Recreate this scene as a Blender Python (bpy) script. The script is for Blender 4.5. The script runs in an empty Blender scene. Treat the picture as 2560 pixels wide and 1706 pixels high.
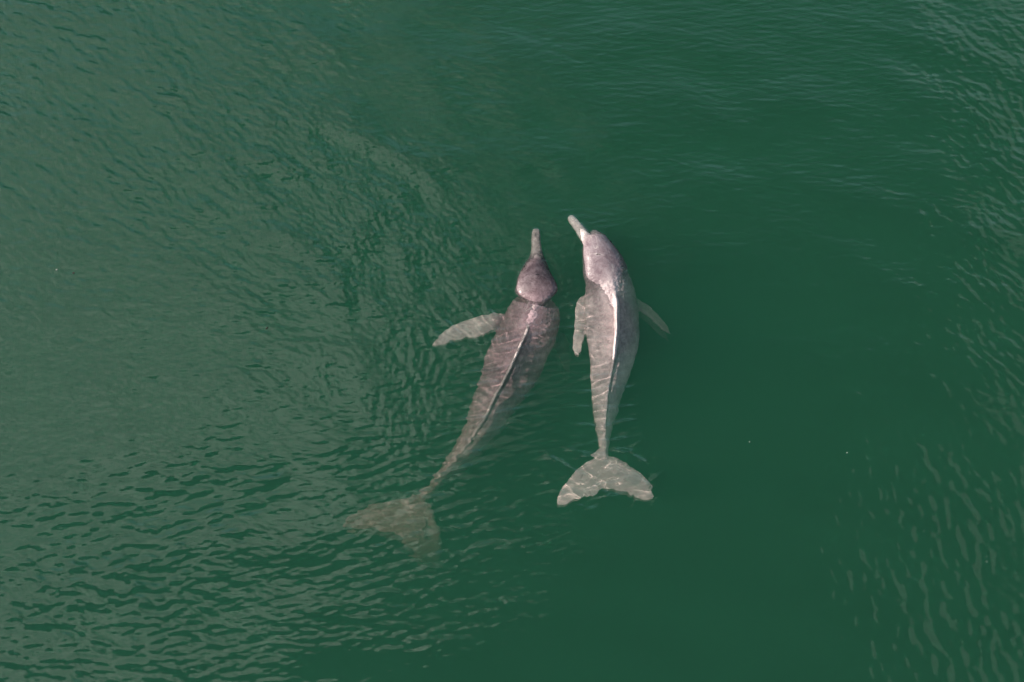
import bpy, math, random
import numpy as np
from mathutils import Vector
from mathutils.bvhtree import BVHTree

S = bpy.context.scene
COL = S.collection
R = math.radians

# ------------------------------------------------------------------ camera
TILT, DIST, LENS = 20.0, 10.8, 50.0
ct, st = math.cos(R(TILT)), math.sin(R(TILT))
CAM = np.array([0.0, -DIST * st, DIST * ct])
cam_d = bpy.data.cameras.new('camera')
cam = bpy.data.objects.new('camera', cam_d)
COL.objects.link(cam)
cam_d.lens, cam_d.sensor_width = LENS, 36.0
cam_d.clip_start, cam_d.clip_end = 0.1, 1000.0
cam.location = CAM
cam.rotation_euler = (R(TILT), 0, 0)
S.camera = cam

# ------------------------------------------------------------------ sky and sun
SUN_EL, SUN_AZ = 31.0, 186.0          # azimuth measured counter-clockwise from +x
W = bpy.data.worlds.new('World')
S.world = W
W.use_nodes = True
nt = W.node_tree
nt.nodes.clear()
N, L = nt.nodes.new, nt.links.new
def mth(op, a, b=None, c=None, tree=None):
    t = tree or nt
    n = t.nodes.new('ShaderNodeMath'); n.operation = op
    for i, v in enumerate((a, b, c)):
        if v is None: continue
        if isinstance(v, (int, float)): n.inputs[i].default_value = v
        else: t.links.new(v, n.inputs[i])
    return n.outputs[0]
def mrange(v, a, b, c=0.0, d=1.0, tree=None, smooth=True):
    t = tree or nt
    n = t.nodes.new('ShaderNodeMapRange')
    n.interpolation_type = 'SMOOTHSTEP' if smooth else 'LINEAR'
    t.links.new(v, n.inputs[0])
    for i, x in enumerate((a, b, c, d)): n.inputs[i + 1].default_value = x
    return n.outputs[0]
sky = N('ShaderNodeTexSky'); sky.sky_type = 'NISHITA'; sky.sun_disc = False
sky.sun_elevation = R(SUN_EL)
sky.sun_rotation = R(90 - SUN_AZ)
sky.air_density, sky.dust_density, sky.ozone_density = 1.0, 0.6, 1.5
tc = N('ShaderNodeTexCoord')
sep = N('ShaderNodeSeparateXYZ'); L(tc.outputs['Generated'], sep.inputs[0])
zc = mth('MAXIMUM', sep.outputs[2], 0.12)
px = mth('DIVIDE', sep.outputs[0], zc)
py = mth('DIVIDE', sep.outputs[1], zc)
cmb = N('ShaderNodeCombineXYZ'); L(px, cmb.inputs[0]); L(py, cmb.inputs[1])
def noise(tree, vec, scale, detail=4, rough=0.55, dist=0.0):
    n = tree.nodes.new('ShaderNodeTexNoise')
    n.inputs['Scale'].default_value = scale
    n.inputs['Detail'].default_value = detail
    n.inputs['Roughness'].default_value = rough
    n.inputs['Distortion'].default_value = dist
    if vec is not None: tree.links.new(vec, n.inputs['Vector'])
    return n.outputs[0]
n1 = noise(nt, cmb.outputs[0], 3.2, 5, 0.55)
n2 = noise(nt, cmb.outputs[0], 9.0, 4, 0.6)
# a bright cloud bank covers the sky on the sun's side, its edge near the zenith
n3 = noise(nt, cmb.outputs[0], 1.3, 3, 0.5)
pyc = mth('SUBTRACT', py, 0.36)
edge = mth('ADD', px, mth('MULTIPLY', mth('SUBTRACT', n1, 0.5), 0.22))
edge = mth('ADD', edge, mth('MULTIPLY', mth('MULTIPLY', pyc, pyc), mrange(py, .30, .42, 2.3, 1.1)))
edge = mth('ADD', edge, 0.065)
soft = mrange(py, 0.20, 0.46, 0.035, 0.24)
bank = mth('SUBTRACT', 0.5, mth('DIVIDE', edge, mth('MULTIPLY', soft, 2.0)))
bank = mrange(bank, 0.0, 1.0)
tex = mrange(n2, 0.36, 0.64, 0.30, 1.0)
bank = mth('MULTIPLY', bank, tex)
far = mth('MULTIPLY', mrange(px, -0.85, -0.60, 0.05, 1.0), mrange(py, -0.28, -0.10, 0.05, 1.0))
north = mrange(py, 0.35, 0.70, 1.0, 0.60)
bank = mth('MULTIPLY', mth('MULTIPLY', bank, far), north)
east = mth('ADD', px, mth('MULTIPLY', mth('SUBTRACT', n1, 0.5), 0.25))
east = mth('MULTIPLY', mrange(east, 0.37, 0.46, 0.0, 0.26), mth('MULTIPLY', mrange(px, 0.7, 0.9, 1.0, 0.1), mrange(py, -0.28, -0.10, 0.1, 1.0)))
veil = mth('MULTIPLY', mrange(py, 0.46, 1.05, 0.02, 0.46), mrange(n3, .35, .65, .70, 1.0))
veil = mth('MULTIPLY', veil, mth('MULTIPLY', mrange(py, 0.95, 1.2, 1.0, 0.1), mrange(mth('ABSOLUTE', px), 0.6, 0.9, 1.0, 0.1)))
clouds = mth('ADD', bank, east)
bg_v = N('ShaderNodeBackground'); bg_v.inputs[0].default_value = (0.50, 0.85, 1.0, 1)
L(mth('MULTIPLY', veil, 2.3), bg_v.inputs[1])
bg_sky = N('ShaderNodeBackground'); bg_sky.inputs[1].default_value = 0.05
L(sky.outputs[0], bg_sky.inputs[0])
bg_cl = N('ShaderNodeBackground'); bg_cl.inputs[0].default_value = (0.93, 1.0, 0.86, 1)
L(mth('MULTIPLY', clouds, 1.42), bg_cl.inputs[1])
add0 = N('ShaderNodeAddShader'); L(bg_sky.outputs[0], add0.inputs[0]); L(bg_v.outputs[0], add0.inputs[1])
add = N('ShaderNodeAddShader'); L(add0.outputs[0], add.inputs[0]); L(bg_cl.outputs[0], add.inputs[1])
wo = N('ShaderNodeOutputWorld'); L(add.outputs[0], wo.inputs[0])

sun_d = bpy.data.lights.new('sun', 'SUN')
sun_d.energy, sun_d.angle, sun_d.color = 5.0, R(0.5), (1.0, 0.93, 0.83)
sun = bpy.data.objects.new('sun', sun_d); COL.objects.link(sun)
to_sun = Vector((math.cos(R(SUN_EL)) * math.cos(R(SUN_AZ)), math.cos(R(SUN_EL)) * math.sin(R(SUN_AZ)), math.sin(R(SUN_EL))))
sun.rotation_euler = to_sun.to_track_quat('Z', 'Y').to_euler()
sun.location = to_sun * 30
sun_d.cycles.is_caustics_light = True

S.view_settings.view_transform = 'Standard'
S.view_settings.look = 'None'
S.view_settings.exposure = 0.66
S.view_settings.gamma = 1.0
S.view_settings.use_curve_mapping = False
cy = S.cycles
cy.max_bounces, cy.transparent_max_bounces = 8, 12
cy.diffuse_bounces, cy.glossy_bounces, cy.transmission_bounces, cy.volume_bounces = 2, 2, 6, 3
cy.sample_clamp_indirect = 2.0
cy.sample_clamp_direct = 6.0
cy.blur_glossy = 0.3
cy.use_denoising = True
cy.use_adaptive_sampling = False
try: cy.denoiser = 'OPENIMAGEDENOISE'
except Exception: pass

# ------------------------------------------------------------------ helpers
WATER_N = 1.5
def at(u, v, z):
    """photograph pixel -> world point at height z (bent at the water plane when z < 0)"""
    d = np.array([(u - 1280) / 2560 * 36 / LENS, (853 - v) / 2560 * 36 / LENS, -1.0])
    d = np.array([d[0], d[1] * ct - d[2] * st, d[1] * st + d[2] * ct])
    d /= np.linalg.norm(d)
    if z >= 0: return CAM + d * ((z - CAM[2]) / d[2])
    p = CAM + d * (-CAM[2] / d[2])
    c1 = -d[2]; r = 1 / WATER_N
    t = r * d + (r * c1 - math.sqrt(1 - r * r * (1 - c1 * c1))) * np.array([0, 0, 1.0])
    return p + t * (z / t[2])
def px_scale(v):  # metres per photograph pixel near image row v
    a, b = at(1270, v, 0), at(1290, v, 0)
    return np.linalg.norm(a - b) / 20

def mesh_from(name, V, F):
    me = bpy.data.meshes.new(name)
    me.from_pydata([tuple(map(float, p)) for p in V], [], F)
    me.update()
    return me

# ------------------------------------------------------------------ dolphins
def smooth1(a, k):
    a = np.array(a, float)
    for _ in range(k):
        b = a.copy(); b[1:-1] = 0.25 * a[:-2] + 0.5 * a[1:-1] + 0.25 * a[2:]; a = b
    return a

def loft(stations, n=220, m=64, roll=0.0, sm=8):
    """stations: (row, centre column, half width px, top z, height/width ratio, keel 0..1, fin height m)"""
    st_ = np.array(stations, float)
    P, Wd, H = [], [], []
    for (v, u, hw, zt, hr, kl, fn, ro) in st_:
        s = px_scale(v); w = hw * s; h = w * hr
        P.append(at(u, v, zt - h) if zt - h < 0 else at(u, v, zt - h)); Wd.append(w); H.append(h)
    P = np.array(P); Wd = np.array(Wd); H = np.array(H)
    t = np.concatenate([[0], np.cumsum(np.linalg.norm(np.diff(P, axis=0), axis=1))])
    tt = np.linspace(0, t[-1], n)
    # denser near both ends
    q = [np.interp(tt, t, P[:, i]) for i in range(3)]
    w, h = np.interp(tt, t, Wd), np.interp(tt, t, H)
    kl, fn, ro = (np.interp(tt, t, st_[:, i]) for i in (5, 6, 7))
    q = [smooth1(a, sm) for a in q]
    w, h, kl, fn, ro = (smooth1(a, sm // 2) for a in (w, h, kl, fn, ro))
    C = np.stack(q, 1)
    T = np.gradient(C, axis=0); T /= np.linalg.norm(T, axis=1)[:, None]
    V, F = [], []
    th = np.linspace(0, 2 * math.pi, m, endpoint=False)
    # gather more points around the ridge on top (theta = 90 degrees)
    th = th + 0.35 * np.cos(th) * -1 * -1 * 0 
    for i in range(n):
        lat = np.array([T[i][1], -T[i][0], 0]); lat /= np.linalg.norm(lat)
        up = np.cross(lat, T[i]); up /= np.linalg.norm(up)
        if up[2] < 0: up = -up
        if lat[0] < 0: lat = -lat
        wi = w[i] * (abs(T[i][1]) ** 0.9)
        r0 = R(ro[i])
        la, ua = lat * math.cos(r0) - up * math.sin(r0), up * math.cos(r0) + lat * math.sin(r0)
        for a in th:
            x, z = math.cos(a), math.sin(a)
            if z > 0:
                rz = (1 - abs(x) ** 1.15)            # roof-like
                z = z ** (0.60 + 0.40 * min(1, max(0, (kl[i] - .12) / .15)))   # broad flat-topped head and shoulders
                z = z * (1 - kl[i]) + rz * kl[i]
            else:
                z = z * (1.0)
            V.append(C[i] + la * (x * wi) + ua * (z * h[i]))
        if fn[i] > 0.0005: pass
    for i in range(n - 1):
        for j in range(m):
            k = (j + 1) % m
            F.append((i * m + j, i * m + k, (i + 1) * m + k, (i + 1) * m + j))
    F.append(tuple(range(m - 1, -1, -1))); F.append(tuple(range((n - 1) * m, n * m)))
    # the long low dorsal fin and keel: a thin blade lofted along the ridge
    V2, F2, cnt = [], [], 0
    base = len(V)
    prof = [(-1, -1.0), (-0.9, 0.0), (-0.72, 0.55), (-0.48, 0.88), (0, 1.0), (0.48, 0.88), (0.72, 0.55), (0.9, 0.0), (1, -1.0)]
    for i in range(n):
        if fn[i] < 0.003: 
            continue
        lat = np.array([T[i][1], -T[i][0], 0]); lat /= np.linalg.norm(lat)
        up = np.cross(lat, T[i]); up /= np.linalg.norm(up)
        if up[2] < 0: up = -up
        if lat[0] < 0: lat = -lat
        r0 = R(ro[i])
        la, ua = lat * math.cos(r0) - up * math.sin(r0), up * math.cos(r0) + lat * math.sin(r0)
        top = C[i] + ua * h[i]
        r1 = R(-5.0)                                   # the fin itself stands upright
        la, ua = lat * math.cos(r1) - up * math.sin(r1), up * math.cos(r1) + lat * math.sin(r1)
        bw = 0.019 + 0.05 * fn[i]
        wob = 0.002 * math.sin(i * 0.9) + 0.0016 * math.sin(i * 2.3)
        for (x, z) in prof:
            zz = z * (fn[i] + wob * (fn[i] > .02)) if z > 0 else z * 0.04
            V2.append(top + la * (x * bw * (1 if z < 0.3 else 0.8)) + ua * (zz - 0.012 * (z <= 0)))
        cnt += 1
    k = len(prof)
    for i in range(cnt - 1):
        for j in range(k):
            j2 = (j + 1) % k
            F2.append((base + i * k + j, base + i * k + j2, base + (i + 1) * k + j2, base + (i + 1) * k + j))
    if cnt:
        F2.append(tuple(base + j for j in range(k - 1, -1, -1)))
        F2.append(tuple(base + (cnt - 1) * k + j for j in range(k)))
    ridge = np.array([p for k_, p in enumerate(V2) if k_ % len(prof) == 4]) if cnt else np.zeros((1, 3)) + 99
    return V + V2, F + F2, C, h, w, ridge

def fin(lead, trail, thick, n=40, m=20, pw=0.6):
    """flat fin between a leading and a trailing edge; each a list of world points"""
    def rs(pts):
        p = np.array(pts); t = np.concatenate([[0], np.cumsum(np.linalg.norm(np.diff(p, axis=0), axis=1))])
        q = np.stack([smooth1(np.interp(np.linspace(0, t[-1], n), t, p[:, i]), 3) for i in range(3)], 1)
        return q
    A, B = rs(lead), rs(trail)
    V, F = [], []
    for i in range(n):
        f = i / (n - 1)
        ch = B[i] - A[i]; c = (A[i] + B[i]) / 2
        i0, i1 = max(0, i - 2), min(n - 1, i + 2)
        sp = (A[i1] + B[i1] - A[i0] - B[i0])
        nr = np.cross(ch, sp); ln = np.linalg.norm(nr)
        nr = nr / ln if ln > 1e-9 else np.array([0, 0, 1.0])
        if nr[2] < 0: nr = -nr
        th = thick * (1 - f) ** pw + 0.004
        th = min(th, np.linalg.norm(ch) * 0.6 + 0.003)
        for j in range(m):
            a = 2 * math.pi * j / m
            x, z = math.cos(a), math.sin(a)
            z *= (0.65 - 0.35 * x)
            V.append(c + ch * 0.5 * x + nr * (z * th))
    for i in range(n - 1):
        for j in range(m):
            k = (j + 1) % m
            F.append((i * m + j, i * m + k, (i + 1) * m + k, (i + 1) * m + j))
    F.append(tuple(range(m - 1, -1, -1))); F.append(tuple(range((n - 1) * m, n * m)))
    return V, F

def tube(pts, rad, n=40, m=20, squash=0.8):
    p = np.array(pts); t = np.concatenate([[0], np.cumsum(np.linalg.norm(np.diff(p, axis=0), axis=1))])
    tt = np.linspace(0, t[-1], n)
    C = np.stack([smooth1(np.interp(tt, t, p[:, i]), 3) for i in range(3)], 1)
    r = np.interp(tt, t, rad)
    T = np.gradient(C, axis=0); T /= np.linalg.norm(T, axis=1)[:, None]
    V, F = [], []
    for i in range(n):
        la = np.cross(T[i], [0, 0, 1.0]); la /= np.linalg.norm(la)
        ua = np.cross(la, T[i])
        for j in range(m):
            a = 2 * math.pi * j / m
            V.append(C[i] + la * math.cos(a) * r[i] + ua * math.sin(a) * r[i] * squash)
    for i in range(n - 1):
        for j in range(m):
            k = (j + 1) % m
            F.append((i * m + j, i * m + k, (i + 1) * m + k, (i + 1) * m + j))
    F.append(tuple(range(m - 1, -1, -1))); F.append(tuple(range((n - 1) * m, n * m)))
    return V, F

def ball(c, r, sq=(1, 1, 1), m=16, n=10):
    V, F = [], []
    for i in range(n + 1):
        ph = math.pi * i / n
        for j in range(m):
            a = 2 * math.pi * j / m
            V.append(np.array(c) + np.array([math.sin(ph) * math.cos(a) * r * sq[0], math.sin(ph) * math.sin(a) * r * sq[1], math.cos(ph) * r * sq[2]]))
    for i in range(n):
        for j in range(m):
            k = (j + 1) % m
            F.append((i * m + j, (i + 1) * m + j, (i + 1) * m + k, i * m + k))
    return V, F

def fuse(name, pieces, voxel=0.0055, smooth=3):
    """one continuous skin out of overlapping shapes"""
    import bmesh
    bm = bmesh.new()
    for V, F in pieces:
        vs = [bm.verts.new(tuple(map(float, p))) for p in V]
        for f in F:
            try: bm.faces.new([vs[i] for i in f])
            except ValueError: pass
    bmesh.ops.triangulate(bm, faces=bm.faces[:])
    bmesh.ops.recalc_face_normals(bm, faces=bm.faces[:])
    me = bpy.data.meshes.new(name + '_raw'); bm.to_mesh(me); bm.free()
    o = bpy.data.objects.new(name + '_raw', me); COL.objects.link(o)
    md = o.modifiers.new('r', 'REMESH'); md.mode = 'VOXEL'; md.voxel_size = voxel; md.use_smooth_shade = True
    sm = o.modifiers.new('s', 'SMOOTH'); sm.iterations = smooth; sm.factor = 0.5
    dg = bpy.context.evaluated_depsgraph_get()
    out = bpy.data.meshes.new_from_object(o.evaluated_get(dg), depsgraph=dg)
    bpy.data.objects.remove(o); bpy.data.meshes.remove(me)
    out.name = name
    # folds, bumps and small hollows of the skin, so that the water breaks unevenly over it
    from mathutils import noise as mn
    for v_ in out.vertices:
        p = v_.co
        if p.z > -.06:
            q = Vector((p.x * 38, p.y * 46, p.z * 20))
            k_ = 1.0 if p.z < .012 else max(.12, 1 - (p.z - .012) / .015)      # the heads are smooth
            v_.co.z += k_ * (.0042 * mn.noise(q) + .0022 * mn.noise(q * 2.3)) + .004 * mn.noise(Vector((p.x * 9, p.y * 15, 3)))
    out.polygons.foreach_set('use_smooth', [True] * len(out.polygons))
    return out

# row, col, half width, top z, h/w, keel, fin, roll
LEFT = [
 (573, 1340, 6, -0.004, .8, 0, 0, 0), (576, 1340, 10.0, 0.000, .8, 0, 0, 0), (600, 1340, 11, 0.002, .85, 0, 0, 0),
 (618, 1341, 12, 0.003, .85, 0, 0, 0), (634, 1342, 15, 0.004, .9, .1, 0, 0), (650, 1342, 22, .012, .95, .2, 0, 0),
 (662, 1341, 29, .032, .90, .2, 0, 0), (681, 1339, 37.5, .044, .82, .15, 0, 0), (700, 1338.5, 46.5, .056, .72, .1, 0, 0),
 (719, 1341, 53, .058, .62, .1, 0, 0), (737, 1342, 56, .046, .58, .1, 0, 0), (750, 1342, 59, .004, .72, .1, 0, 0), (757, 1340, 61, .001, .76, .15, 0, 0),
 (768, 1338, 63, .004, 0.77, .25, 0, 0), (784, 1335, 69.5, .010, 0.73, .30, 0, 0), (805, 1329, 75, .011, 0.71, .32, 0, 0),
 (825, 1321, 79, .005, 0.71, .36, .004, 0), (845, 1313, 80, -.006, 0.65, .68, .018, 2), (867, 1302, 79, -.014, 0.66, .68, .024, 3),
 (901, 1287.5, 80, -.024, 0.66, .68, .030, 3), (934, 1273, 79, -.036, 0.66, .68, .032, 2), (968, 1256, 72, -.052, 0.80, .68, .030, 2),
 (1001, 1237, 64, -.075, 0.92, .68, .022, 2), (1035, 1221, 58, -.105, 1.05, 0.50, .016, 2), (1062, 1207, 52, -.135, 1.1, 0.50, .014, 0),
 (1091, 1188, 46, -.18, 1.15, 0.50, .010, 0), (1118, 1170, 42, -0.215, 1.2, 0.43, .008, 0), (1140, 1152, 36, -0.250, 1.25, 0.36, .006, 0),
 (1162, 1131, 30, -0.288, 1.3, 0.36, .005, 0), (1185, 1110, 24, -0.332, 1.3, 0.36, .004, 0), (1208, 1090, 18, -0.428, 1.2, .4, 0, 0),
 (1228, 1071, 13, -0.477, 1.0, .2, 0, 0), (1250, 1050, 10, -0.521, .8, 0, 0, 0)]
RIGHT = [
 (579, 1486, 9, .012, .9, 0, 0, 8), (586, 1487, 22, .030, .95, 0, 0, 8), (602, 1489, 31, .054, .9, .1, 0, 8),
 (619, 1493, 40, .060, .78, .1, 0, 8), (636, 1499, 48, .064, .72, .1, 0, 8), (658, 1507, 56, .058, .68, .1, 0, 8),
 (684, 1514, 62, .044, .66, .12, 0, 8), (704, 1520, 65, .030, .70, .3, 0, 8), (728, 1525, 67, .020, .76, .45, 0, 9),
 (748, 1526, 68.5, .014, .78, .5, .020, 10), (768, 1528, 70, .008, 0.77, .5, .050, 12), (795, 1530, 70, .004, 0.77, .6, .082, 11),
 (835, 1533, 69, -.004, 0.66, 0.47, .105, 10), (862, 1533, 65, -.012, 0.66, .68, .105, 8), (885, 1531, 60, -.020, 0.68, .68, .080, 7), (901, 1530, 57, -.028, 0.71, .68, .050, 6),
 (923, 1526, 52, -.040, 0.74, .68, .022, 5), (957, 1521, 46, -.060, 0.77, .68, .014, 2), (990, 1516, 39, -.080, 0.95, .68, .010, 0),
 (1024, 1514, 33, -.105, 1.15, 0.43, .008, 0), (1048, 1511, 27, -.120, 1.25, 0.36, .006, 0), (1062, 1510, 22, -.13, 1.3, 0.36, .005, 0),
 (1082, 1510, 18, -.145, 1.3, .4, .004, 0), (1102, 1510.5, 14.5, -.16, 1.3, .3, .003, 0), (1119, 1510, 12, -.175, 1.1, .2, 0, 0),
 (1150, 1510, 9, -.19, .7, 0, 0, 0)]

def pts(lst): return [at(u, v, z) for (u, v, z) in lst]

LV, LF, LC, LH, LW, LRG = loft(LEFT)
left_pieces = [(LV, LF),
  fin(pts([(1290, 792, -.14), (1264, 784, -.13), (1235, 783, -.12), (1206, 788, -.11), (1182, 796, -.105), (1153, 805, -.10), (1119, 820, -.10), (1095, 843, -.105), (1079, 864, -.11)]),
      pts([(1275, 840, -.16), (1237, 824, -.14), (1215, 836, -.13), (1193, 845, -.12), (1168, 846, -.12), (1139, 853, -.115), (1108, 861, -.11), (1090, 866, -.11), (1080, 866, -.11)]), .020),
  fin(pts([(1370, 800, -.24), (1408, 834, -.50), (1424, 862, -.64), (1430, 895, -.74), (1424, 925, -.80)]),
      pts([(1360, 850, -.26), (1388, 872, -.50), (1398, 895, -.64), (1405, 915, -.74), (1420, 928, -.80)]), .018),
  fin(pts([(1066, 1226, -0.528), (1044, 1243, -0.540), (1003, 1248, -0.540), (978, 1254, -0.540), (950, 1254, -0.540), (924, 1262, -0.554), (900, 1278, -0.567), (872, 1291, -0.580), (858, 1315, -0.605)]),
      pts([(1062, 1345, -0.644), (1005, 1352, -0.644), (985, 1338, -0.644), (950, 1330, -0.631), (916, 1322, -0.619), (880, 1322, -0.619), (860, 1317, -0.605)]), .020, pw=.5),
  fin(pts([(1030, 1240, -0.540), (1062, 1248, -0.540), (1080, 1268, -0.567), (1088, 1290, -0.592), (1098, 1320, -0.644), (1104, 1350, -0.721), (1100, 1380, -0.825), (1085, 1415, -1.050)]),
      pts([(990, 1335, -0.644), (1005, 1352, -0.669), (1024, 1376, -0.747), (1042, 1402, -0.850), (1060, 1415, -1.008), (1082, 1418, -1.064)]), .020, pw=.5)]
RV, RF, RC, RH, RW, RRG = loft(RIGHT)
right_pieces = [(RV, RF),
  tube(pts([(1423, 541, -.033), (1426, 544, -.033), (1432, 552, -.032), (1447, 570, -.028), (1462, 590, -.016), (1482, 616, .0)]),
       [.010, .028, .033, .037, .046, .07], squash=.75),
  fin(pts([(1500, 735, -.16), (1458, 736, -.15), (1446, 747, -.14), (1437, 767, -.13), (1438, 789, -.12), (1436, 812, -.12), (1434, 838, -.12), (1430, 865, -.13), (1438, 886, -.13)]),
      pts([(1510, 800, -.18), (1480, 800, -.17), (1470, 815, -.16), (1464, 838, -.15), (1457, 862, -.14), (1454, 880, -.14), (1448, 890, -.13), (1441, 889, -.13)]), .020),
  fin(pts([(1560, 737, -.30), (1593, 747, -.33), (1624, 766, -.36), (1648, 790, -.38), (1665, 809, -.39), (1671, 822, -.40), (1677, 838, -.41)]),
      pts([(1565, 790, -.26), (1598, 779, -.33), (1624, 797, -.36), (1645, 818, -.38), (1659, 830, -.39), (1669, 835, -.40), (1676, 840, -.41)]), .018),
  fin(pts([(1514, 1112, -.185), (1497, 1121, -.19), (1474, 1152, -.19), (1452, 1167, -.185), (1425, 1193, -.18), (1405, 1215, -.175), (1396, 1238, -.175), (1391, 1252, -.18), (1392, 1262, -.18)]),
      pts([(1515, 1205, -.20), (1503, 1222, -.20), (1488, 1238, -.20), (1462, 1241, -.19), (1440, 1251, -.185), (1420, 1263, -.185), (1405, 1265, -.18), (1395, 1266, -.18)]), .018, pw=.45),
  fin(pts([(1503, 1125, -.19), (1517, 1140, -.19), (1544, 1145, -.185), (1574, 1162, -.18), (1592, 1174, -.18), (1607, 1187, -.175), (1628, 1215, -.175), (1637, 1240, -.18)]),
      pts([(1498, 1208, -.20), (1505, 1220, -.20), (1534, 1227, -.195), (1570, 1238, -.19), (1592, 1247, -.18), (1611, 1254, -.18), (1634, 1247, -.18)]), .018, pw=.45)]

def skin(name, dark, mid, light, lit_flesh, pale, seed, wet=0.28):
    m = bpy.data.materials.new(name); m.use_nodes = True
    t = m.node_tree; b = t.nodes['Principled BSDF']
    M = lambda *a: mth(*a, tree=t)
    tc = t.nodes.new('ShaderNodeTexCoord')
    mp = t.nodes.new('ShaderNodeMapping'); mp.inputs['Location'].default_value = (seed, seed * .7, 0)
    t.links.new(tc.outputs['Object'], mp.inputs[0])
    v = mp.outputs[0]
    a = noise(t, v, 4.0, 6, .65, .6); c = noise(t, v, 22, 6, .70, .5); f = noise(t, v, 80, 5, .68)
    k = M('ADD', M('MULTIPLY', a, .50), M('ADD', M('MULTIPLY', c, .34), M('MULTIPLY', f, .16)))
    rp = t.nodes.new('ShaderNodeValToRGB'); t.links.new(k, rp.inputs[0])
    e = rp.color_ramp.elements
    e[0].position, e[0].color = .40, (*dark, 1)
    e[1].position, e[1].color = .61, (*light, 1)
    x = e.new(.50); x.color = (*mid, 1)
    def mixc(fac, c1, c2):
        mx = t.nodes.new('ShaderNodeMix'); mx.data_type = 'RGBA'
        t.links.new(fac, mx.inputs[0]); t.links.new(c1, mx.inputs[6])
        if isinstance(c2, tuple): mx.inputs[7].default_value = (*c2, 1)
        else: t.links.new(c2, mx.inputs[7])
        return mx.outputs[2]
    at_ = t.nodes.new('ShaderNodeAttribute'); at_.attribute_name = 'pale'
    ab_ = t.nodes.new('ShaderNodeAttribute'); ab_.attribute_name = 'trunk_lit'
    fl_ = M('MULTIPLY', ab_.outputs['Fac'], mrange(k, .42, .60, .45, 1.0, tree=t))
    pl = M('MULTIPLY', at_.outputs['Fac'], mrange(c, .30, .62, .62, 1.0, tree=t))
    col = mixc(pl, mixc(fl_, rp.outputs[0], lit_flesh), pale)
    # old healed tooth rakes and scratches
    mp2 = t.nodes.new('ShaderNodeMapping'); mp2.inputs['Scale'].default_value = (1, .45, 1); mp2.inputs['Rotation'].default_value = (0, 0, .5)
    t.links.new(v, mp2.inputs[0])
    r1 = noise(t, mp2.outputs[0], 9, 2, .4, .8)
    line = mrange(M('ABSOLUTE', M('SUBTRACT', r1, .5)), .002, .007, 1, 0, tree=t)
    line = M('MULTIPLY', line, mrange(a, .48, .58, 0, .5, tree=t))
    col = mixc(line, col, pale)
    spot = t.nodes.new('ShaderNodeTexVoronoi'); spot.inputs['Scale'].default_value = 26; t.links.new(v, spot.inputs['Vector'])
    sp_ = M('MULTIPLY', mrange(spot.outputs['Distance'], .10, .22, 1, 0, tree=t), mrange(c, .5, .6, 0, .55, tree=t))
    col = mixc(sp_, col, tuple(q * .6 for q in dark))
    t.links.new(col, b.inputs['Base Color'])
    t.links.new(mrange(c, .3, .7, wet - .04, wet + .2, tree=t), b.inputs['Roughness'])
    b.inputs['IOR'].default_value = 1.4
    # wet sheen in air only: skin under water has almost no surface reflection
    ge = t.nodes.new('ShaderNodeNewGeometry'); sp = t.nodes.new('ShaderNodeSeparateXYZ'); t.links.new(ge.outputs['Position'], sp.inputs[0])
    air = mrange(sp.outputs[2], -.004, .003, 0, 1, tree=t)
    t.links.new(M('MULTIPLY', air, mrange(c, .42, .6, .05, .5, tree=t)), b.inputs['Coat Weight'])
    b.inputs['Coat Roughness'].default_value = .28
    t.links.new(mrange(air, 0, 1, .04, .45, tree=t), b.inputs['Specular IOR Level'])
    mp3 = t.nodes.new('ShaderNodeMapping'); mp3.inputs['Scale'].default_value = (.6, 1.8, 1); t.links.new(v, mp3.inputs[0])
    cr = noise(t, mp3.outputs[0], 34, 4, .6, 1.2)                      # creases running across the body
    hgt = M('ADD', M('MULTIPLY', c, .8), M('ADD', M('MULTIPLY', f, .45), M('MULTIPLY', cr, .7)))
    bp = t.nodes.new('ShaderNodeBump'); bp.inputs['Distance'].default_value = .007
    t.links.new(mrange(air, 0, 1, .35, .6, tree=t), bp.inputs['Strength'])
    t.links.new(hgt, bp.inputs['Height'])
    t.links.new(bp.outputs[0], b.inputs['Normal'])
    return m
def plain(name, col, rough=.4):
    m = bpy.data.materials.new(name); m.use_nodes = True
    t = m.node_tree; b = t.nodes['Principled BSDF']
    tc = t.nodes.new('ShaderNodeTexCoord')
    n = noise(t, tc.outputs['Object'], 40, 3)
    mx = t.nodes.new('ShaderNodeMix'); mx.data_type = 'RGBA'
    t.links.new(n, mx.inputs[0])
    mx.inputs[6].default_value = (*[c * .8 for c in col], 1); mx.inputs[7].default_value = (*col, 1)
    t.links.new(mx.outputs[2], b.inputs['Base Color']); b.inputs['Roughness'].default_value = rough
    return m
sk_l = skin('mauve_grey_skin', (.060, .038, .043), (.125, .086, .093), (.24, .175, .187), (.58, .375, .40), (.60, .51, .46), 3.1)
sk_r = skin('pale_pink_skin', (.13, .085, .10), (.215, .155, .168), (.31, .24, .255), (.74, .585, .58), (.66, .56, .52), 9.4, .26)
dark_m = plain('wet_dark', (.02, .016, .016), .15)

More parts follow.
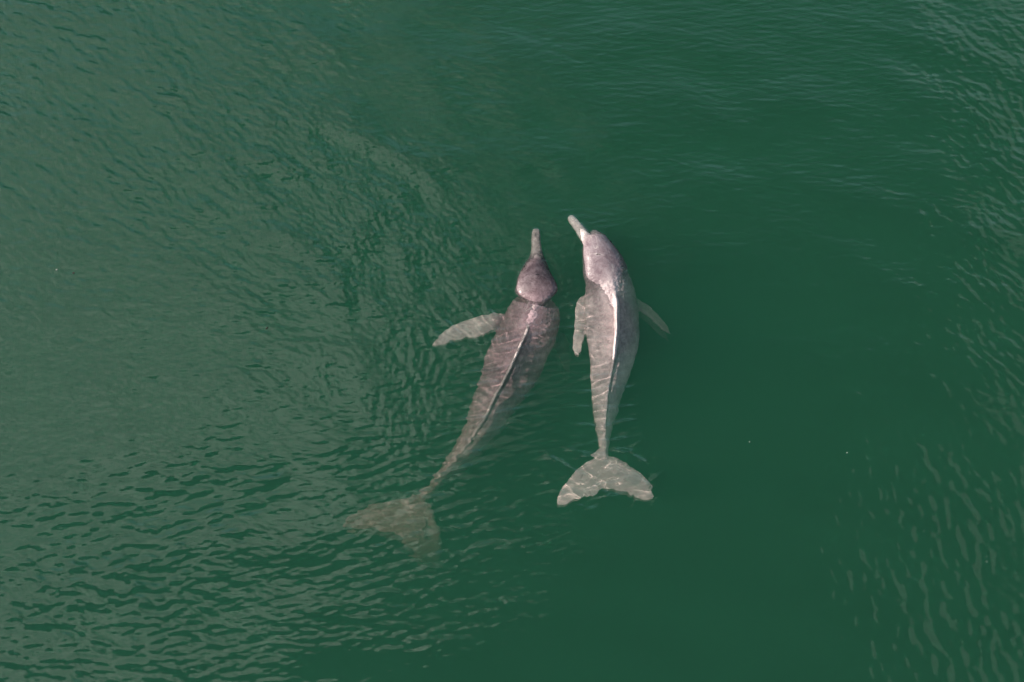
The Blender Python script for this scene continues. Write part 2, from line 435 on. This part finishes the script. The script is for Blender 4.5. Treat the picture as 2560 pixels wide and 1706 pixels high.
def dolphin(pieces, mat, label, origin, eyes, hole, spine, beak, body_lift, rdg, ridge_lit):
    root = bpy.data.objects.new('river_dolphin', None); COL.objects.link(root)
    root.empty_display_size = .2
    root.location = origin
    root['label'], root['category'], root['group'] = label, 'dolphin', 'dolphins swimming side by side'
    me = fuse('body', pieces)
    me.transform(__import__('mathutils').Matrix.Translation(-Vector(origin)))
    body = bpy.data.objects.new('body', me); COL.objects.link(body); body.parent = root
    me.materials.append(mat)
    co = np.empty(len(me.vertices) * 3); me.vertices.foreach_get('co', co); co = co.reshape(-1, 3) + np.array(origin)
    C_, w_ = spine; pale = np.zeros(len(co)); trunk_lit = np.zeros(len(co))
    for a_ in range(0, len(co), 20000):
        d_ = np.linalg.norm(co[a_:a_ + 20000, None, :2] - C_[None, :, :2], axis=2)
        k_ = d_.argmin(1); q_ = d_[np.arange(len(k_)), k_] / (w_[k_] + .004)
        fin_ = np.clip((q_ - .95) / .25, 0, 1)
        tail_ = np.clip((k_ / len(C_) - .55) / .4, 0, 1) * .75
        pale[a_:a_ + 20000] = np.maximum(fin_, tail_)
        trunk_lit[a_:a_ + 20000] = body_lift * np.clip((k_ / len(C_) - .18) / .16, 0, 1)  # trunk coloured brighter than the head, offsetting light lost underwater
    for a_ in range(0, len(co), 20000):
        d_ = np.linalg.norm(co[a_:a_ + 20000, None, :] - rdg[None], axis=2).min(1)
        pale[a_:a_ + 20000] = np.maximum(pale[a_:a_ + 20000], np.clip((.018 - d_) / .008, 0, 1) * ridge_lit)  # lit look of the ridge crest painted in as paler skin
    bk = np.linalg.norm(co - np.array(beak), axis=1)
    pale = np.maximum(pale, np.clip((.20 - bk) / .08, 0, 1) * .5)
    ta = me.attributes.new('trunk_lit', 'FLOAT', 'POINT'); ta.data.foreach_set('value', trunk_lit.astype(np.float32))
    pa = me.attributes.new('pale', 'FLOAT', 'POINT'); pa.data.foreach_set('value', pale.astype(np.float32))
    body.cycles.is_caustics_receiver = True
    bvh = BVHTree.FromPolygons([v.co + Vector(origin) for v in me.vertices], [p.vertices[:] for p in me.polygons])
    def part(nm, V, F, m, par):
        x = mesh_from(nm, [np.array(p) - np.array(origin) for p in V], F); x.materials.append(m)
        x.polygons.foreach_set('use_smooth', [True] * len(x.polygons))
        o = bpy.data.objects.new(nm, x); COL.objects.link(o); o.parent = par
        return o
    for (u, v, z, dx) in eyes:
        p = Vector(at(u, v, z)) + Vector((dx * .4, 0, 0))
        h = bvh.ray_cast(p, Vector((-dx, 0, 0)), 1.0)
        c = h[0] if h[0] is not None else p
        V, F = ball(c, .0085, (.7, 1.2, .8)); part('eye', V, F, dark_m, body)
    u, v = hole
    arc = []
    for k in range(9):
        a = math.pi * (k / 8)
        p = at(u + 5 * math.cos(a), v - 1 - 2 * math.sin(a), .05)
        h = bvh.ray_cast(Vector((p[0], p[1], 1)), Vector((0, 0, -1)))
        arc.append(np.array(h[0]) if h[0] is not None else p)
    V, F = tube(arc, [.001, .0025, .0032, .0036, .0038, .0036, .0032, .0025, .001], 24, 8, .6)
    part('blowhole', V, F, dark_m, body)
    return root, body, bvh

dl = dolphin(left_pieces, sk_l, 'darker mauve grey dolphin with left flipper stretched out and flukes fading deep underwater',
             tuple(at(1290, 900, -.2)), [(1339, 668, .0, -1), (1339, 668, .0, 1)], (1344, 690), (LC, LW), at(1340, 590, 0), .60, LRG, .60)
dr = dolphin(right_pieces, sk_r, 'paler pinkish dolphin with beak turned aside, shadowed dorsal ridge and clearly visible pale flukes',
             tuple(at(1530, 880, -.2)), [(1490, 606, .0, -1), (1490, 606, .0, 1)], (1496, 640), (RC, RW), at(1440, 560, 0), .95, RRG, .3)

# ------------------------------------------------------------------ water surface
rng = np.random.default_rng(11)
DX = 0.008
NX, NY = 1536, 1152
X0, Y0 = -NX * DX / 2, -NY * DX / 2 + 0.35
xs = X0 + np.arange(NX) * DX
ys = Y0 + np.arange(NY) * DX
kx = np.fft.fftfreq(NX, DX) * 2 * np.pi
ky = np.fft.fftfreq(NY, DX) * 2 * np.pi
KX, KY = np.meshgrid(kx, ky)
KK = np.hypot(KX, KY) + 1e-9
ANG = np.arctan2(KY, KX)
def waves(lam, spread_k, ang, spread_a, seed):
    """random ripples of wavelength lam travelling along ang; unit rms slope"""
    g = np.random.default_rng(seed)
    ph = g.normal(size=(NY, NX)) + 1j * g.normal(size=(NY, NX))
    k0 = 2 * np.pi / lam
    a = np.exp(-0.5 * (np.log(KK / k0) / spread_k) ** 2)
    d = np.angle(np.exp(1j * (ANG - R(ang))))
    d2 = np.angle(np.exp(1j * (ANG - R(ang + 180))))
    a = a * (np.exp(-0.5 * (d / R(spread_a)) ** 2) + np.exp(-0.5 * (d2 / R(spread_a)) ** 2))
    a[KK > 2 * np.pi / .022] = 0
    h = np.fft.ifft2(ph * a / KK).real
    sx = (np.roll(h, -1, 1) - np.roll(h, 1, 1)) / (2 * DX); sy = (np.roll(h, -1, 0) - np.roll(h, 1, 0)) / (2 * DX)
    return h / math.sqrt((sx ** 2 + sy ** 2).mean())
XX, YY = np.meshgrid(xs, ys)
def blob(u, v, ru, rv, rot=0, soft=1.0):
    """soft elliptical zone centred where (u, v) shows; radii in metres"""
    c = at(u, v, 0); dx, dy = XX - c[0], YY - c[1]
    a = R(rot); x = dx * math.cos(a) + dy * math.sin(a); y = -dx * math.sin(a) + dy * math.cos(a)
    return np.exp(-((x / ru) ** 2 + (y / rv) ** 2) ** soft)
def noise_mask(lam, seed, lo, hi):
    g = np.random.default_rng(seed)
    a = np.exp(-0.5 * (KK * lam / 4) ** 2)
    f = np.fft.ifft2(np.fft.fft2(g.normal(size=(NY, NX))) * a).real
    f = f / f.std()
    t = np.clip((f - lo) / (hi - lo), 0, 1); return t * t * (3 - 2 * t)

def crested(lam, sk_, ang, sa, seed, sharp=1.0):
    """ripples with narrow crests and wide troughs, which gather sunlight into thin lines; unit rms slope"""
    f = waves(lam, sk_, ang, sa, seed); f = f / f.std()
    h = np.exp(2.4 * np.tanh(sharp * f / 2.4))
    sx = (np.roll(h, -1, 1) - np.roll(h, 1, 1)) / (2 * DX); sy = (np.roll(h, -1, 0) - np.roll(h, 1, 0)) / (2 * DX)
    return (h - h.mean()) / math.sqrt((sx ** 2 + sy ** 2).mean())
SLOPE = [
  # mask, wavelength, spread, direction, angular spread, slope
  (np.ones_like(XX), .80, .5, 75, 40, .022),
  (np.ones_like(XX), .06, .60, 90, 20, .034),
  (np.ones_like(XX), .20, .60, 85, 35, .012),
  (blob(100, 250, 2.3, 2.3, 0, 1.5), .095, .6, 64, 28, .115),
  (blob(650, 600, 1.7, 1.4, 0, 1.5) * noise_mask(.5, 5, -1.0, 1.2), .095, .6, 74, 28, .070),
  (blob(800, 120, 2.0, .8, -15, 1.3) * noise_mask(.45, 7, -.2, 1.2), .10, .55, 80, 26, .065),
  (blob(980, 820, .60, 1.1, 0, 1.5) * noise_mask(.4, 9, -.9, .8), .095, .6, 12, 45, .065),
  (blob(300, 950, 1.6, .7, 0, 1.5), .09, .6, 70, 40, .030),
  (blob(600, 1360, 2.2, .85, 5, 1.6) * noise_mask(.7, 12, -1.9, .2), .115, .60, 94, 24, .110),
  (blob(60, 1540, 1.6, 1.0, 0, 1.5), .12, .60, 62, 26, .105),
  (blob(1150, 1430, 1.1, .7, 0, 1.5) , .10, .5, 78, 34, .055),
  (blob(2560, 700, .8, 2.6, 0, 1.8) * noise_mask(.5, 14, -1.2, .6), .10, .5, 48, 38, .065),
  (blob(2430, 1450, 1.4, 1.1, 0, 1.8) * noise_mask(.5, 15, -1.6, .3), .13, .45, 15, 38, .075),
  (blob(2200, 1000, .9, 1.0, 0, 1.5), .11, .5, 40, 30, .030),
  (blob(1525, 690, .16, .14, 0, 1.5), .035, .4, 110, 40, .22),
  (blob(1345, 735, .16, .06, 0, 1.5), .035, .4, 90, 50, .20),
  (blob(1340, 790, .13, .22, 0, 1.5), .045, .4, 80, 60, .12),
]
Z = np.zeros_like(XX)
for i, (m, lam, sk_, ang, sa, sl) in enumerate(SLOPE):
    Z += m * waves(lam, sk_, ang, sa, 100 + i) * sl
LINES = [
  (blob(1235, 990, .27, .85, -30, 3), .095, .28, 96, 11, .13, 2.0),
  (blob(1190, 1060, .26, .64, -32, 3), .13, .28, 74, 12, .06, 1.9),
  (blob(1515, 1040, .22, .72, 0, 3), .105, .28, 97, 12, .13, 2.0),
  (blob(1512, 1180, .46, .30, 0, 2.5), .16, .28, 62, 20, .15, 1.5),
  (blob(1512, 1180, .46, .30, 0, 2.5), .14, .28, 118, 20, .11, 1.5),
  (blob(1160, 825, .32, .18, 15, 2.5), .12, .28, 40, 25, .13, 1.7),
  (blob(1445, 820, .10, .25, 0, 2.5), .09, .28, 70, 30, .10, 1.6),
]
for i, (m, lam, sk_, ang, sa, sl, sh) in enumerate(LINES):
    Z += m * crested(lam, sk_, ang, sa, 300 + i, sh) * sl
# broad old wake arcs bending round the upper left
c = at(450, 960, 0); r = np.hypot(XX - c[0], (YY - c[1]) * 1.05); th_ = np.arctan2(YY - c[1], XX - c[0])
wob = .10 * np.sin(3 * th_ + 1) + .06 * np.sin(7 * th_)
arc = np.exp(-((r - 2.0) / .75) ** 4) * np.exp(-((th_ - .95) / .75) ** 4)
Z += arc * (waves(.065, .5, 62, 45, 77) * .075 + waves(.30, .4, 60, 60, 78) * .03)
Z += arc * noise_mask(.6, 21, -.9, .9) * (.0050 * np.sin((r + wob) * 2 * np.pi / .62) + .0025 * np.sin((r + wob) * 2 * np.pi / .27))
# rings spreading from the two heads
for (u, v, amp) in ((1342, 700, .00018), (1500, 640, .00018)):
    c = at(u, v, 0); r = np.hypot(XX - c[0], (YY - c[1]) * .8)
    Z += amp * np.cos((r - .2) * 2 * np.pi / .075) * np.exp(-((r - .22) / .12) ** 2)
# calm water thins the ripples near the backs, and the surface creeps up where skin breaks it
near = np.zeros_like(XX)
for d in (dl, dr):
    bvh = d[2]
    co = np.array([v.co[:] for v in d[1].data.vertices]) + np.array(d[0].location)
    x0, y0 = co[:, 0].min() - .02, co[:, 1].min() - .02; x1, y1 = co[:, 0].max() + .02, co[:, 1].max() + .02
    ix = np.where((xs > x0) & (xs < x1))[0]; iy = np.where((ys > y0) & (ys < y1))[0]
    for j in iy:
        for i in ix:
            h = bvh.ray_cast(Vector((xs[i], ys[j], 1)), Vector((0, 0, -1)), 1.25)
            if h[0] is not None:
                near[j, i] = max(near[j, i], math.exp(-(h[0].z / .012) ** 2))
def blur(a, k):
    for _ in range(k):
        a = (a + np.roll(a, 1, 0) + np.roll(a, -1, 0) + np.roll(a, 1, 1) + np.roll(a, -1, 1)) / 5
    return a
Z += .0045 * blur(near, 2)
win = np.clip(np.minimum(np.minimum(XX - xs[0], xs[-1] - XX), np.minimum(YY - ys[0], ys[-1] - YY)) / .6, 0, 1)
Z *= win * win * (3 - 2 * win)
ext = np.array([.05, .15, .4, 1, 2.5, 6, 14, 30, 60])
gx = np.concatenate([xs[0] - ext[::-1], xs, xs[-1] + ext]); gy = np.concatenate([ys[0] - ext[::-1], ys, ys[-1] + ext])
ne = len(ext)
GZ = np.zeros((len(gy), len(gx))); GZ[ne:-ne, ne:-ne] = Z
GX, GY = np.meshgrid(gx, gy)
ny_, nx_ = GX.shape
V = np.stack([GX, GY, GZ], -1).reshape(-1, 3)
idx = np.arange(ny_ * nx_).reshape(ny_, nx_)
quads = np.stack([idx[:-1, :-1], idx[:-1, 1:], idx[1:, 1:], idx[1:, :-1]], -1).reshape(-1, 4)
me = bpy.data.meshes.new('water')
me.vertices.add(len(V)); me.vertices.foreach_set('co', V.astype(np.float32).ravel())
nl = quads.size
me.loops.add(nl); me.loops.foreach_set('vertex_index', quads.ravel().astype(np.int32))
npoly = len(quads)
me.polygons.add(npoly)
starts = (np.arange(npoly) * 4).astype(np.int32)
me.polygons.foreach_set('loop_start', starts)
sm_ = np.ones(npoly, bool)
me.polygons.foreach_set('use_smooth', sm_)
me.update(calc_edges=True); me.validate()
water = bpy.data.objects.new('water', me); COL.objects.link(water)
water['kind'] = 'structure'
water.cycles.is_caustics_caster = True

m = bpy.data.materials.new('green_river_water'); m.use_nodes = True
t = m.node_tree; t.nodes.clear()
out = t.nodes.new('ShaderNodeOutputMaterial')
STRAIGHT = 0.20
tr = t.nodes.new('ShaderNodeBsdfTransparent')
gs = t.nodes.new('ShaderNodeBsdfGlass'); gs.inputs['IOR'].default_value = WATER_N; gs.inputs['Roughness'].default_value = 0
mix1 = t.nodes.new('ShaderNodeMixShader'); mix1.inputs[0].default_value = STRAIGHT
t.links.new(gs.outputs[0], mix1.inputs[1]); t.links.new(tr.outputs[0], mix1.inputs[2])
t.links.new(mix1.outputs[0], out.inputs['Surface'])
me.materials.append(m)

# the suspended silt and algae that make the river opaque: one closed box of even density, up to the wave tops
SC = np.array([.115, .66, .385]); AB = np.array([.70, .60, .88])
top = float(Z.max()) + .003
bv = [(x * 59, y * 59, z) for z in (-4.9, top) for (x, y) in ((-1, -1), (1, -1), (1, 1), (-1, 1))]
mb = mesh_from('water_body', bv, [(3, 2, 1, 0), (4, 5, 6, 7), (0, 1, 5, 4), (1, 2, 6, 5), (2, 3, 7, 6), (3, 0, 4, 7)])
wb = bpy.data.objects.new('water_body', mb); COL.objects.link(wb); wb['kind'] = 'structure'
m = bpy.data.materials.new('suspended_silt'); m.use_nodes = True
t = m.node_tree; t.nodes.clear()
out = t.nodes.new('ShaderNodeOutputMaterial')
vs = t.nodes.new('ShaderNodeVolumeScatter'); va = t.nodes.new('ShaderNodeVolumeAbsorption')
vs.inputs['Density'].default_value = SC.max(); vs.inputs['Color'].default_value = (*(SC / SC.max()), 1)
vs.inputs['Anisotropy'].default_value = 0.0
va.inputs['Density'].default_value = AB.max() + .001; va.inputs['Color'].default_value = (*(1 - AB / (AB.max() + .001)), 1)
av = t.nodes.new('ShaderNodeAddShader'); t.links.new(vs.outputs[0], av.inputs[0]); t.links.new(va.outputs[0], av.inputs[1])
t.links.new(av.outputs[0], out.inputs['Volume'])
mb.materials.append(m)

# ------------------------------------------------------------------ river bed
gb = mesh_from('riverbed', [(-60, -60, -4.6), (60, -60, -4.6), (60, 60, -4.6), (-60, 60, -4.6)], [(0, 1, 2, 3)])
bed = bpy.data.objects.new('riverbed', gb); COL.objects.link(bed); bed['kind'] = 'structure'
gb.materials.append(plain('silt', (.12, .10, .07), .9))

# ------------------------------------------------------------------ tiny floating things
white_m, leaf_m = plain('foam_white', (.42, .44, .40), .6), plain('dead_leaf', (.03, .026, .018), .7)
def fleck(u, v, r, sq, rot, mt, nm, cat, label, seed):
    g = np.random.default_rng(seed)
    V_, F_ = ball((0, 0, 0), r, sq, 12, 7)
    V_ = [p * (1 + .22 * math.sin(5 * p[0] / r + seed) * math.cos(4 * p[1] / r)) for p in V_]
    o = bpy.data.objects.new(nm, mesh_from(nm, V_, F_)); COL.objects.link(o)
    o.data.materials.append(mt); o.data.polygons.foreach_set('use_smooth', [True] * len(F_))
    p = at(u, v, 0)
    o.location = (p[0], p[1], float(Z[np.abs(ys - p[1]).argmin(), np.abs(xs - p[0]).argmin()]) + r * sq[2] * .4)
    o.rotation_euler = (0, 0, rot)
    o['label'], o['category'] = label, cat
FL = 'foam flecks drifting on the water'
for a_ in ((142, 675, .006, (1.2, .8, .5), .4, white_m, 'foam_fleck', 'foam fleck', 'white foam fleck floating on grey rippled water near the left edge', 1),
           (2118, 1132, .004, (1, .9, .5), 0, white_m, 'foam_fleck', 'foam fleck', 'white foam fleck on calm green water, rightmost of the specks', 2),
           (1874, 1105, .004, (.8, 1.1, .5), 0, white_m, 'foam_fleck', 'foam fleck', 'white foam fleck on calm green water right of the pale flukes', 3),
           (184, 683, .010, (1.3, .7, .4), .2, leaf_m, 'dead_leaf', 'leaf', 'dark leaf scrap floating beside a white fleck near the left edge', 5),
           (667, 821, .010, (1.5, .6, .4), .9, leaf_m, 'dead_leaf', 'leaf', 'dark leaf scrap adrift on the grey sheen left of the dolphins', 6)):
    fleck(*a_)
for o in COL.objects:
    if o.name.startswith('foam_fleck'): o['group'] = FL
